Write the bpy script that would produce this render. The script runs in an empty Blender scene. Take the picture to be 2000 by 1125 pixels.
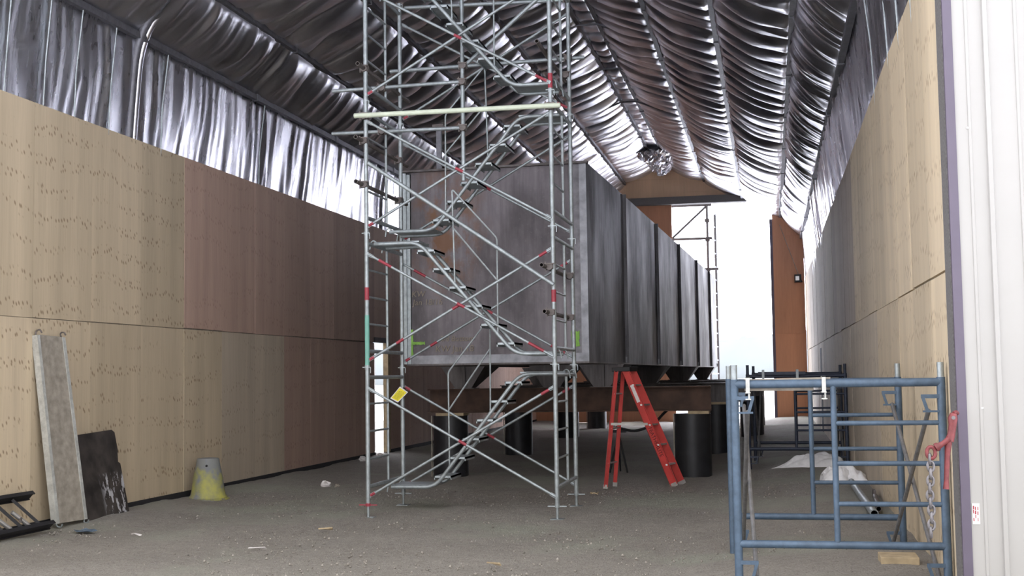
import bpy, bmesh, math, random
import numpy as np
from mathutils import Vector, Matrix
random.seed(7)
SC = bpy.context.scene
COL = SC.collection
R = math.radians

# ------------------------------------------------------------------ camera
cam_d = bpy.data.cameras.new('camera'); cam = bpy.data.objects.new('camera', cam_d); COL.objects.link(cam)
SC.camera = cam
cam_d.sensor_width = 36.0; cam_d.lens = 2440.0/2000*36.0; cam_d.clip_end = 2000
YAW, PITCH, ROLL = 0.202654, math.atan((733-562.5)/2440.0), 0.0145
f0 = Vector((-math.sin(YAW), math.cos(YAW), 0)); r0 = Vector((math.cos(YAW), math.sin(YAW), 0)); zz = Vector((0, 0, 1))
fw = f0*math.cos(PITCH)+zz*math.sin(PITCH); u0 = zz*math.cos(PITCH)-f0*math.sin(PITCH)
rt = math.cos(ROLL)*r0-math.sin(ROLL)*u0; up = math.sin(ROLL)*r0+math.cos(ROLL)*u0
M = Matrix((rt, up, -fw)).transposed().to_4x4(); M.translation = (0, 0, 1.65)
cam.matrix_world = M

# ------------------------------------------------------------------ sky, light, exposure
W = bpy.data.worlds.new('sky'); SC.world = W; W.use_nodes = True
wn = W.node_tree.nodes; wl = W.node_tree.links
bg = wn['Background']; bg.inputs[1].default_value = 1.0
tc = wn.new('ShaderNodeTexCoord'); sx = wn.new('ShaderNodeSeparateXYZ'); wl.new(tc.outputs['Generated'], sx.inputs[0])
mr = wn.new('ShaderNodeMapRange'); wl.new(sx.outputs['Y'], mr.inputs[0])
mr.inputs[1].default_value = -1; mr.inputs[2].default_value = 1; mr.inputs[3].default_value = 0; mr.inputs[4].default_value = 1
cr = wn.new('ShaderNodeValToRGB'); wl.new(mr.outputs[0], cr.inputs[0])
cr.color_ramp.elements[0].color = (.98, .965, .96, 1); cr.color_ramp.elements[1].color = (5.0, 5.1, 5.7, 1)
cr.color_ramp.elements[0].position = .35; cr.color_ramp.elements[1].position = .85   # the clouds are brightest beyond the far opening
wl.new(cr.outputs[0], bg.inputs[0])
sun_d = bpy.data.lights.new('overcast_sun', 'SUN'); sun_d.energy = 0.2; sun_d.angle = R(70); sun_d.color = (1, .97, .93)
sun = bpy.data.objects.new('overcast_sun', sun_d); COL.objects.link(sun); sun.location = (4, -20, 12)
sun.rotation_euler = (R(60), 0, R(22))     # a bright patch of cloud behind the camera
vs = SC.view_settings; vs.view_transform = 'Standard'; vs.look = 'None'; vs.gamma = 1; vs.use_curve_mapping = False
vs.exposure = 1.42
SC.cycles.max_bounces = 10; SC.cycles.diffuse_bounces = 6; SC.cycles.glossy_bounces = 5

# ------------------------------------------------------------------ helpers
class MB:
    def __init__(s): s.v = []; s.f = []; s.m = []; s.cur = 0
    def add(s, vs_, fs):
        b = len(s.v); s.v += [tuple(map(float, p)) for p in vs_]
        for f in fs: s.f.append(tuple(b+i for i in f)); s.m.append(s.cur)
        return s
    def box(s, a, b):
        (x0, y0, z0), (x1, y1, z1) = a, b
        return s.add([(x0,y0,z0),(x1,y0,z0),(x1,y1,z0),(x0,y1,z0),(x0,y0,z1),(x1,y0,z1),(x1,y1,z1),(x0,y1,z1)],
                     [(0,3,2,1),(4,5,6,7),(0,1,5,4),(1,2,6,5),(2,3,7,6),(3,0,4,7)])
    def hexa(s, p):       # 8 corners, bottom ring then top ring
        return s.add(p, [(0,3,2,1),(4,5,6,7),(0,1,5,4),(1,2,6,5),(2,3,7,6),(3,0,4,7)])
    def bar(s, p, q, w, h, upv=(0, 0, 1)):     # rectangular bar, w across, h along upv
        p = Vector(p); q = Vector(q); d = (q-p).normalized(); u = Vector(upv)
        x = d.cross(u)
        if x.length < 1e-4: x = d.cross(Vector((1, 0, 0)))
        x.normalize(); u = x.cross(d).normalized(); x = x*w/2; u = u*h/2
        return s.hexa([p-x-u, p+x-u, q+x-u, q-x-u, p-x+u, p+x+u, q+x+u, q-x+u])
    def tube(s, pts, r, n=10, caps=True):
        pts = [Vector(p) for p in pts]; k = len(pts)
        rs = r if isinstance(r, (list, tuple)) else [r]*k
        t = [(pts[min(i+1, k-1)]-pts[max(i-1, 0)]).normalized() for i in range(k)]
        ref = Vector((0, 0, 1)) if abs(t[0].z) < .9 else Vector((1, 0, 0))
        x = t[0].cross(ref).normalized(); vs_ = []
        for i in range(k):
            x = (x-t[i]*x.dot(t[i])).normalized(); y = t[i].cross(x)
            for j in range(n):
                a = 2*math.pi*j/n; vs_.append(pts[i]+(x*math.cos(a)+y*math.sin(a))*rs[i])
        fs = [(i*n+j, i*n+(j+1) % n, (i+1)*n+(j+1) % n, (i+1)*n+j) for i in range(k-1) for j in range(n)]
        if caps: fs += [tuple(range(n))[::-1], tuple((k-1)*n+j for j in range(n))]
        return s.add(vs_, fs)
    def pipe(s, p, q, ro, ri, n=14):           # open hollow tube with wall thickness
        p = Vector(p); q = Vector(q); d = (q-p).normalized()
        ref = Vector((0, 0, 1)) if abs(d.z) < .9 else Vector((1, 0, 0))
        x = d.cross(ref).normalized(); y = d.cross(x); vs_ = []
        for c, rr in ((p, ro), (q, ro), (q, ri), (p, ri)):
            for j in range(n):
                a = 2*math.pi*j/n; vs_.append(c+(x*math.cos(a)+y*math.sin(a))*rr)
        fs = []
        for i in range(4):
            k = (i+1) % 4
            fs += [(i*n+j, i*n+(j+1) % n, k*n+(j+1) % n, k*n+j) for j in range(n)]
        return s.add(vs_, fs)
    def lathe(s, c, prof, n=24):
        vs_ = [(c[0]+rr*math.cos(2*math.pi*j/n), c[1]+rr*math.sin(2*math.pi*j/n), c[2]+z) for rr, z in prof for j in range(n)]
        k = len(prof)
        fs = [(i*n+j, i*n+(j+1) % n, (i+1)*n+(j+1) % n, (i+1)*n+j) for i in range(k-1) for j in range(n)]
        fs += [tuple(range(n))[::-1], tuple((k-1)*n+j for j in range(n))]
        return s.add(vs_, fs)
    def prism(s, poly, d):                     # planar polygon (list of 3D points) extruded by d
        n = len(poly); a = [Vector(p) for p in poly]; b = [p+Vector(d) for p in a]
        return s.add(a+b, [tuple(range(n))[::-1], tuple(range(n, 2*n))]+[(i, (i+1) % n, n+(i+1) % n, n+i) for i in range(n)])
    def build(s, name, mats, parent=None, smooth=False, bevel=0):
        me = bpy.data.meshes.new(name)
        o_ = Vector((0, 0, 0)); p = parent
        while p is not None: o_ += p.location; p = p.parent
        me.from_pydata([Vector(v)-o_ for v in s.v], [], s.f)
        mats = mats if isinstance(mats, (list, tuple)) else [mats]
        for m_ in mats: me.materials.append(m_)
        for p_, k in zip(me.polygons, s.m): p_.material_index = k
        bm = bmesh.new(); bm.from_mesh(me); bmesh.ops.recalc_face_normals(bm, faces=bm.faces); bm.to_mesh(me); bm.free()
        if smooth:
            for p_ in me.polygons: p_.use_smooth = True
            me.set_sharp_from_angle(angle=R(40))
        o = bpy.data.objects.new(name, me); COL.objects.link(o)
        if parent is not None: o.parent = parent
        if bevel:
            b = o.modifiers.new('bevel', 'BEVEL'); b.width = bevel; b.segments = 2; b.limit_method = 'ANGLE'
        return o

def tag(o, label=None, cat=None, group=None, kind=None):
    if label: o['label'] = label
    if cat: o['category'] = cat
    if group: o['group'] = group
    if kind: o['kind'] = kind
    return o
def thing(name, label, cat, loc=(0, 0, 0), group=None):
    o = bpy.data.objects.new(name, None); COL.objects.link(o); o.location = loc; o.empty_display_size = .1
    return tag(o, label, cat, group)
def copy_tree(o, parent=None):
    c = o.copy(); COL.objects.link(c)
    if parent is not None: c.parent = parent
    for ch in list(o.children): copy_tree(ch, c)
    return c
def arcpts(pts, r=.06, n=4):                   # round the inner corners of a polyline
    pts = [Vector(p) for p in pts]; out = [pts[0]]
    for i in range(1, len(pts)-1):
        a, b, c = pts[i-1], pts[i], pts[i+1]
        p = b+(a-b).normalized()*min(r, (a-b).length*.45); q = b+(c-b).normalized()*min(r, (c-b).length*.45)
        for k in range(n+1):
            t = k/n; out.append(p*(1-t)**2+b*2*t*(1-t)+q*t*t)
    return out+[pts[-1]]
def lerp(a, b, t): return Vector(a)*(1-t)+Vector(b)*t

# value noise for geometry
_rng = np.random.RandomState(3); _P = _rng.rand(256, 256)
def vnoise(x, y):
    x = np.asarray(x, float); y = np.asarray(y, float)
    xi = np.floor(x).astype(int); yi = np.floor(y).astype(int); fx = x-xi; fy = y-yi
    fx = fx*fx*(3-2*fx); fy = fy*fy*(3-2*fy); g = lambda a, b: _P[a & 255, b & 255]
    return (g(xi, yi)*(1-fx)+g(xi+1, yi)*fx)*(1-fy)+(g(xi, yi+1)*(1-fx)+g(xi+1, yi+1)*fx)*fy
def sstep(a, b, x): t = np.clip((x-a)/(b-a), 0, 1); return t*t*(3-2*t)
def ground(x, y):
    x = np.asarray(x, float); y = np.asarray(y, float)
    return .17*sstep(-1.3, 1.0, x)*sstep(6.5, 9.0, y)+.06*sstep(-6.6, -7.8, x)
def gz(x, y): return float(ground(x, y))

# ------------------------------------------------------------------ materials
class Mat:
    def __init__(s, name, col=(.5, .5, .5), rough=.6, metal=0.0):
        s.m = bpy.data.materials.new(name); s.m.use_nodes = True; s.n = s.m.node_tree.nodes; s.l = s.m.node_tree.links
        s.b = s.n['Principled BSDF']; s.b.inputs['Base Color'].default_value = (*col, 1)
        s.b.inputs['Roughness'].default_value = rough; s.b.inputs['Metallic'].default_value = metal
        s.co = s.n.new('ShaderNodeTexCoord').outputs['Object']
    def mapping(s, scale, loc=(0, 0, 0), src=None):
        k = s.n.new('ShaderNodeMapping'); s.l.new(src or s.co, k.inputs[0]); k.inputs['Scale'].default_value = scale; k.inputs['Location'].default_value = loc
        return k.outputs[0]
    def noise(s, scale=(1, 1, 1), sc=5, detail=4, rough=.55, src=None, dist=0):
        k = s.n.new('ShaderNodeTexNoise'); s.l.new(s.mapping(scale, src=src), k.inputs['Vector'])
        k.inputs['Scale'].default_value = sc; k.inputs['Detail'].default_value = detail; k.inputs['Roughness'].default_value = rough; k.inputs['Distortion'].default_value = dist
        return k.outputs['Fac']
    def ramp(s, fac, stops):
        k = s.n.new('ShaderNodeValToRGB'); s.l.new(fac, k.inputs[0]); e = k.color_ramp.elements
        while len(e) < len(stops): e.new(.5)
        for q, (p, c) in zip(e, stops):
            q.position = p; q.color = (*c, 1) if isinstance(c, (tuple, list)) else (c, c, c, 1)
        return k.outputs[0]
    def mix(s, a, b, fac, mode='MIX'):
        k = s.n.new('ShaderNodeMix'); k.data_type = 'RGBA'; k.blend_type = mode
        for i, v in ((0, fac), (6, a), (7, b)):
            if hasattr(v, 'is_output'): s.l.new(v, k.inputs[i])
            elif i == 0: k.inputs[0].default_value = v
            else: k.inputs[i].default_value = (*v, 1)
        return k.outputs[2]
    def math(s, op, a, b=0.0):
        k = s.n.new('ShaderNodeMath'); k.operation = op
        for i, v in ((0, a), (1, b)):
            if hasattr(v, 'is_output'): s.l.new(v, k.inputs[i])
            else: k.inputs[i].default_value = v
        return k.outputs[0]
    def color(s, c): s.l.new(c, s.b.inputs['Base Color'])
    def rough(s, c): s.l.new(c, s.b.inputs['Roughness'])
    def bump(s, h, strength=.3, dist=.02):
        k = s.n.new('ShaderNodeBump'); s.l.new(h, k.inputs['Height']); k.inputs['Strength'].default_value = strength; k.inputs['Distance'].default_value = dist
        s.l.new(k.outputs[0], s.b.inputs['Normal'])
def sub(m, bb): return m

def simple(name, col, rough=.6, metal=0.0, var=.15, sc=8, bump=0):
    m = Mat(name, col, rough, metal); f = m.noise(sc=sc)
    lo = tuple(c*(1-var) for c in col); hi = tuple(min(1, c*(1+var)) for c in col)
    m.color(m.ramp(f, [(.3, lo), (.7, hi)]))
    if bump: m.bump(m.noise(sc=sc*4), bump, .005)
    return m.m

def plywood(name, base, dark, knots=1.0, tint=(.5, .42, .36)):
    m = Mat(name, base, .75)
    oi = m.n.new('ShaderNodeObjectInfo'); rnd = oi.outputs['Random']
    off = m.n.new('ShaderNodeCombineXYZ')
    m.l.new(m.math('MULTIPLY', rnd, 37.0), off.inputs[0]); m.l.new(m.math('MULTIPLY', rnd, 53.0), off.inputs[1]); m.l.new(m.math('MULTIPLY', rnd, 3.1), off.inputs[2])
    add = m.n.new('ShaderNodeVectorMath'); add.operation = 'ADD'; m.l.new(m.co, add.inputs[0]); m.l.new(off.outputs[0], add.inputs[1])
    src = add.outputs[0]
    grain = m.noise((6, 14, .5), 3, 6, .65, src=src)
    broad = m.noise((1, 2.2, .15), 1.6, 3, src=src)
    c = m.ramp(grain, [(.3, tuple(x*.9 for x in dark)), (.7, base)])
    c = m.mix(c, m.ramp(broad, [(.3, tuple(x*.80 for x in base)), (.7, tuple(min(1, x*1.14) for x in base))]), .6)
    # knots: small dark flecks gathered in horizontal rows, as in rotary-cut veneer
    sp = m.n.new('ShaderNodeSeparateXYZ'); m.l.new(src, sp.inputs[0])
    wob = m.math('MULTIPLY', m.noise((.1, .9, .35), 1, 2, src=src), 1.3)
    zrow = m.math('ADD', m.math('MULTIPLY', sp.outputs['Z'], 3.0), wob)
    tri = m.math('ABSOLUTE', m.math('SUBTRACT', m.math('FRACT', zrow), .5))
    cv = m.n.new('ShaderNodeCombineXYZ'); m.l.new(m.math('ADD', m.math('MULTIPLY', sp.outputs['Y'], 15.0), m.math('MULTIPLY', sp.outputs['Z'], 4.5)), cv.inputs[0]); m.l.new(m.math('MULTIPLY', zrow, 2.9), cv.inputs[1])
    vo = m.n.new('ShaderNodeTexVoronoi'); vo.voronoi_dimensions = '2D'; m.l.new(cv.outputs[0], vo.inputs['Vector']); vo.inputs['Scale'].default_value = 1; vo.inputs['Randomness'].default_value = .8
    spot = m.ramp(vo.outputs['Distance'], [(.10, 1.0), (.27, 0.0)])
    row = m.math('MULTIPLY', m.ramp(tri, [(.13, 1.0), (.24, 0.0)]), m.ramp(m.noise((.5, .8, 1.3), 1.1, 2, src=src), [(.38, 0.0), (.48, 1.0)]))
    k = m.math('MULTIPLY', m.math('MULTIPLY', spot, row), .85*knots)
    c = m.mix(c, tuple(x*y for x, y in zip(dark, tint)), k)
    hs = m.n.new('ShaderNodeHueSaturation'); m.l.new(c, hs.inputs['Color'])
    m.l.new(m.math('ADD', m.math('MULTIPLY', rnd, .22), .89), hs.inputs['Value'])
    m.color(hs.outputs[0]); m.bump(grain, .15, .004)
    return m.m

MT = {}
MT['ply'] = plywood('plywood_pale', (.61, .505, .36), (.49, .395, .275))
MT['ply_grey'] = plywood('plywood_greyed', (.56, .475, .37), (.45, .375, .29), .6)
MT['ply_red'] = plywood('plywood_red', (.52, .365, .295), (.41, .28, .225), .5)
MT['ply_end'] = plywood('plywood_orange', (.56, .28, .165), (.43, .205, .12), 0)
MT['ply_brown'] = plywood('plywood_brown', (.36, .29, .235), (.28, .22, .18), .4)
MT['osb'] = plywood('plywood_gable', (.72, .50, .33), (.60, .41, .26), .3)

def dirt():
    m = Mat('dirt', (.3, .27, .24), .95)
    a = m.noise(sc=.7, detail=5); b = m.noise(sc=9, detail=6, rough=.7); g = m.noise(sc=60, detail=3, rough=.8)
    c = m.ramp(a, [(.3, (.37, .34, .305)), (.7, (.52, .485, .44))])
    c = m.mix(c, m.ramp(b, [(.3, (.20, .18, .16)), (.72, (.62, .58, .525))]), .45)
    c = m.mix(c, m.ramp(g, [(.35, (.12, .108, .095)), (.7, (.60, .57, .52))]), .45)
    c = m.mix(c, (.11, .095, .085), m.ramp(m.noise(sc=22, detail=4, rough=.7), [(.60, 0.0), (.70, .7)]))
    # greenish sand patches
    p = m.ramp(m.noise(sc=.42, detail=3), [(.50, 0.0), (.62, .7)])
    c = m.mix(c, (.43, .45, .375), p)
    m.color(c)
    h = m.math('ADD', m.math('MULTIPLY', b, .7), m.math('MULTIPLY', g, .5)); m.bump(h, 1.0, .08)
    return m.m
MT['dirt'] = dirt()

def foil(name='foil_insulation', bump=.16, r0=.24, r1=.36):
    m = Mat(name, (.74, .74, .80), .25, 1.0)
    w1 = m.noise((1.2, 6.0, 1.0), 1.2, 3, .55, dist=.6); w2 = m.noise((1.0, 3.0, .8), 3.0, 3, .55, dist=1.2)
    def ridge(f): return m.math('SUBTRACT', 1.0, m.math('ABSOLUTE', m.math('SUBTRACT', m.math('MULTIPLY', f, 4.0), 2.0)))
    h = m.math('ADD', m.math('MULTIPLY', ridge(w1), .30), m.math('MULTIPLY', ridge(w2), .22))
    m.bump(h, bump, .03)
    m.rough(m.ramp(w2, [(.3, r0), (.7, r1)]))
    m.color(m.ramp(m.noise(sc=1.1), [(.35, (.72, .72, .78)), (.65, (.90, .90, .95))]))
    return m.m
MT['foil'] = foil()
MT['foil_roof'] = foil('foil_roof_insulation', .06, .30, .42)

def galv(name, col=(.50, .53, .54), rough=.5, metal=.75):
    m = Mat(name, col, rough, metal); f = m.noise(sc=14, detail=5, rough=.7); g = m.noise(sc=2.2)
    c = m.ramp(f, [(.3, tuple(x*.72 for x in col)), (.7, tuple(min(1, x*1.2) for x in col))])
    c = m.mix(c, tuple(x*.6 for x in col), m.ramp(g, [(.5, 0.0), (.75, .6)]))
    m.color(c); return m.m
MT['galv'] = galv('galvanised_steel', (.36, .40, .42), .5, .6)
MT['galv_light'] = galv('bright_galvanised', (.55, .56, .54), .5, .3)
MT['galv_dark'] = galv('weathered_steel', (.16, .14, .135), .6, .5)
MT['red_paint'] = simple('red_paint_mark', (.30, .035, .055), .5)
MT['teal_paint'] = simple('teal_paint_mark', (.16, .38, .32), .5)
MT['pale_tube'] = simple('pale_green_tube', (.56, .62, .50), .45, 0, .1)
MT['blue'] = galv('blue_painted_steel', (.070, .110, .168), .5, .1)
MT['blue_dark'] = galv('dark_blue_steel', (.035, .045, .075), .5, .2)
MT['grey_brace'] = galv('dull_brace', (.22, .22, .23), .6, .5)
MT['purlin'] = galv('purlin_steel', (.16, .16, .18), .5, .6)
MT['black_steel'] = simple('black_pipe', (.022, .023, .028), .42, .2, .3, 5)
MT['beam_rust'] = simple('rusty_beam', (.075, .042, .030), .75, .1, .4, 4, .2)
MT['wood'] = simple('raw_wood', (.42, .33, .21), .8, 0, .25, 10)
MT['greywood'] = simple('weathered_wood', (.30, .27, .23), .85, 0, .25, 12)
MT['black'] = simple('black_plastic', (.012, .012, .015), .6)
MT['dark_gap'] = simple('dark_gap_shade', (.018, .018, .022), .8)
MT['red_ladder'] = simple('red_fibreglass', (.56, .055, .05), .42, 0, .12, 6)
MT['red_tool'] = simple('red_tool', (.18, .038, .042), .5, .1, .3, 20)
MT['alu'] = simple('aluminium', (.70, .70, .70), .35, .8, .1)
MT['white_label'] = simple('white_label', (.75, .72, .72), .6)
MT['ink'] = simple('dark_ink', (.05, .010, .012), .7)
MT['yellow'] = simple('yellow_card', (.80, .68, .03), .6, 0, .08)
MT['scribble'] = simple('marker_ink', (.06, .055, .02), .7)
MT['chalk'] = simple('yellow_chalk', (.26, .225, .18), .9)
MT['chalk_white'] = simple('white_chalk', (.22, .22, .24), .9)
MT['snow'] = simple('snow', (.82, .84, .88), .9, 0, .05, .5)
MT['trees'] = simple('hazy_trees', (.26, .285, .30), .95, 0, .1, .05)
MT['white_metal'] = simple('white_siding', (.345, .337, .328), .5, 0, .02, 2)
MT['purple_trim'] = simple('purple_trim', (.095, .078, .115), .5, 0, .05)
MT['grey_trim'] = simple('grey_trim', (.12, .115, .115), .8, 0, .3, 60)
MT['sack'] = simple('white_sack', (.82, .82, .84), .7, 0, .1, 12, .4)
MT['chainsteel'] = galv('chain_steel', (.20, .19, .20), .5, .6)
MT['door_daylight'] = simple('daylight_white', (.80, .82, .90), .5, 0, .03)  # pale colour standing in for daylight through the left door opening
MT['blue_scrap'] = simple('blue_scrap', (.09, .13, .18), .7)
MT['stone'] = simple('stone', (.25, .23, .205), .95, 0, .5, 3)

def tank_steel(name, dark, lite, rust=0.0, rust_at=(0, 0, 0)):
    m = Mat(name, dark, .55, .35)
    a = m.noise((1, 1, .5), 1.1, 5, .65); b = m.noise((8, 8, .45), 2, 6, .7); f = m.noise(sc=25, detail=4)
    c = m.ramp(b, [(.32, dark), (.72, lite)])
    c = m.mix(c, tuple(x*.55 for x in dark), m.ramp(a, [(.45, 0.0), (.65, .85)]))
    c = m.mix(c, tuple(min(1, x*1.5) for x in lite), m.ramp(f, [(.6, 0.0), (.8, .3)]))
    if rust:
        # rust stains gathered around one area of the plate
        dv = m.n.new('ShaderNodeVectorMath'); dv.operation = 'DISTANCE'; m.l.new(m.mapping((1, 0, .62)), dv.inputs[0]); dv.inputs[1].default_value = rust_at
        near = m.ramp(dv.outputs['Value'], [(.25, 1.0), (.75, 0.0)])
        r = m.math('MULTIPLY', near, m.ramp(m.noise((1.2, 1, .8), 1.9, 5, .65), [(.50, 0.0), (.60, rust)]))
        c = m.mix(c, (.15, .072, .036), r)
    m.color(c); m.rough(m.ramp(a, [(.3, .42), (.7, .65)])); m.bump(f, .12, .004)
    return m.m
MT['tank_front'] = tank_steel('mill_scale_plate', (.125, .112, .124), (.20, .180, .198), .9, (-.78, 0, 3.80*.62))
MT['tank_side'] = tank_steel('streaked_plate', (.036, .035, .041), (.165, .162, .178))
MT['tank_bare'] = simple('ground_bare_steel', (.24, .245, .27), .45, .4, .35, 5)
MT['tank_band'] = simple('heat_tinted_steel', (.15, .145, .16), .5, .4, .4, 6)
MT['tank_leg'] = tank_steel('leg_plate', (.09, .08, .08), (.17, .155, .155))
MT['green_spray'] = simple('green_spray_paint', (.20, .42, .06), .6, 0, .3, 10)

# ------------------------------------------------------------------ setting
XL, XR, XC = -7.965, 1.212, -3.38
Y0, Y1 = 8.65, 42.6
HALF = [(4.74, 3.6), (4.72, 4.7), (4.60, 6.15), (3.88, 6.90), (2.64, 7.58), (1.37, 8.24), (.205, 8.76)]   # foil line: half width, height
PUR = [(4.50, 6.10), (3.837, 6.83), (2.609, 7.50), (1.351, 8.16), (.205, 8.67)]

def make_floor():
    xs = np.arange(-14, 6.01, .11); ys = np.concatenate([np.arange(-10, 5, .5), np.arange(5, 24, .09), np.arange(24, 44.6, .25)])
    X, Y = np.meshgrid(xs, ys, indexing='ij')
    Z = ground(X, Y)+(vnoise(X*.8+9, Y*.8)-.5)*.05+(vnoise(X*3.1, Y*3.1)-.5)*.026+(vnoise(X*9, Y*9)-.5)*.012
    nx, ny = X.shape; v = np.stack([X, Y, Z], -1).reshape(-1, 3)
    i = np.arange(nx*ny).reshape(nx, ny)
    f = np.stack([i[:-1, :-1], i[1:, :-1], i[1:, 1:], i[:-1, 1:]], -1).reshape(-1, 4)
    me = bpy.data.meshes.new('floor'); me.from_pydata(v.tolist(), [], f.tolist()); me.materials.append(MT['dirt'])
    for p in me.polygons: p.use_smooth = True
    o = bpy.data.objects.new('floor', me); COL.objects.link(o); tag(o, kind='structure')
make_floor()
MB().box((-400, -300, -.6), (400, 600, -.12)).build('ground_snow', MT['snow'])['kind'] = 'structure'

# gravel: countless pebbles on the dirt
def pebbles():
    mb = MB(); rg = random.Random(5)
    for k in range(5200):
        y = 8.9+9*rg.random()**2.4; x = rg.uniform(-7.6, .6); s_ = rg.choice((.006, .007, .009, .012, .018))*rg.uniform(.6, 1.1)
        z = gz(x, y); a = rg.random()*6.28; c, s2 = math.cos(a)*s_, math.sin(a)*s_
        mb.add([(x+c, y+s2, z), (x-s2, y+c, z), (x-c*.9, y-s2, z), (x+s2, y-c*1.1, z), (x+c*.1, y, z+s_*.9), (x, y, z-s_)],
               [(0,1,4),(1,2,4),(2,3,4),(3,0,4),(1,0,5),(2,1,5),(3,2,5),(0,3,5)])
    tag(mb.build('gravel', MT['stone']), 'loose grey pebbles scattered over the dirt floor', 'gravel', kind='stuff')
pebbles()

# plywood walls, one child per sheet
def sheet_wall(name, X, side, zb, mat_of, hole=None):
    w = MB().box((min(X+side*.03, X+side*.08), Y0, -.05), (max(X+side*.03, X+side*.08), Y1, zb+4.6)).build(name, MT['greywood']); w['kind'] = 'structure'
    k = -6 if side < 0 else -6
    y = 16.09+k*1.22
    while y < Y1:
        for row in (0, 1):
            z0 = zb if row == 0 else zb+2.27; z1 = zb+2.266 if row == 0 else zb+4.68
            ya, yb = max(y+.0025, Y0), min(y+1.2175, Y1)
            jx = random.uniform(0, .006); mb = MB()
            a, b = sorted((X+side*jx, X+side*.03))
            if hole and row == 0 and ya < hole[1] and yb > hole[0]:
                if ya < hole[0]: mb.box((a, ya, z0), (b, hole[0], z1))
                if yb > hole[1]: mb.box((a, hole[1], z0), (b, yb, z1))
                if hole[2] < z1: mb.box((a, max(ya, hole[0]), hole[2]), (b, min(yb, hole[1]), z1))
            else: mb.box((a, ya, z0+random.uniform(0, .02)), (b, yb, z1))
            mb.build('plywood_sheet', mat_of(y, row), w)
        y += 1.22
    return w
def left_mat(y, row):
    if row == 1: return MT['ply'] if y < 16 else MT['ply_red']
    return MT['ply'] if y < 17.2 else (MT['ply_grey'] if y < 19.6 else MT['ply_red'])
def right_mat(y, row):
    if row == 1: return MT['ply'] if y < 18.4 else (MT['ply_brown'] if y < 24.5 else MT['ply_grey'])
    return MT['ply'] if y < 14 else MT['ply_grey']
DOOR = (24.61, 25.45, 2.37)
wl_ = sheet_wall('wall_left', XL, -1, .09, left_mat, DOOR)
wr_ = sheet_wall('wall_right', XR, 1, .06, right_mat)
# the backing slab behind the door is cut away: rebuild the left slab in two pieces around it
def recut():
    me = wl_.data; mb = MB(); a, b = XL-.08, XL-.03
    mb.box((a, Y0, -.05), (b, DOOR[0], 4.69)).box((a, DOOR[1], -.05), (b, Y1, 4.69)).box((a, DOOR[0], DOOR[2]), (b, DOOR[1], 4.69))
    me.clear_geometry(); me.from_pydata(mb.v, [], mb.f)
recut()
b = MB()
for ya, yb in ((Y0, DOOR[0]), (DOOR[1], Y1)): b.box((XL+.002, ya, -.05), (XL+.02, yb, .12))
b.build('base_gap_left', MT['dark_gap'])['kind'] = 'structure'  # dark strip: shade of the gap below the plywood, with its black plastic edge
# door in the left wall: pale panel stands in for outside daylight, raw wood jamb
d1 = MB().box((XL-.30, DOOR[0]+.0, .1), (XL-.26, DOOR[1], DOOR[2])).build('door_1', MT['door_daylight']); d1['kind'] = 'structure'
MB().box((XL-.06, DOOR[1]-.06, .08), (XL+.05, DOOR[1]+.09, DOOR[2]+.02)).build('door_jamb', MT['wood'], d1)
MB().box((XL-.06, DOOR[0]-.04, DOOR[2]), (XL+.03, DOOR[1]+.05, DOOR[2]+.10)).build('door_header', MT['black'], d1)
MB().box((XL-.25, DOOR[0]+.30, .1), (XL-.235, DOOR[0]+.34, DOOR[2])).build('door_edge', MT['grey_trim'], d1)

MB().box((XR-.004, 31.0, .1), (XR+.02, 31.75, 2.2)).build('door_2', MT['dark_gap'])['kind'] = 'structure'  # thin dark box standing in for the shade inside a door slot

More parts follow.
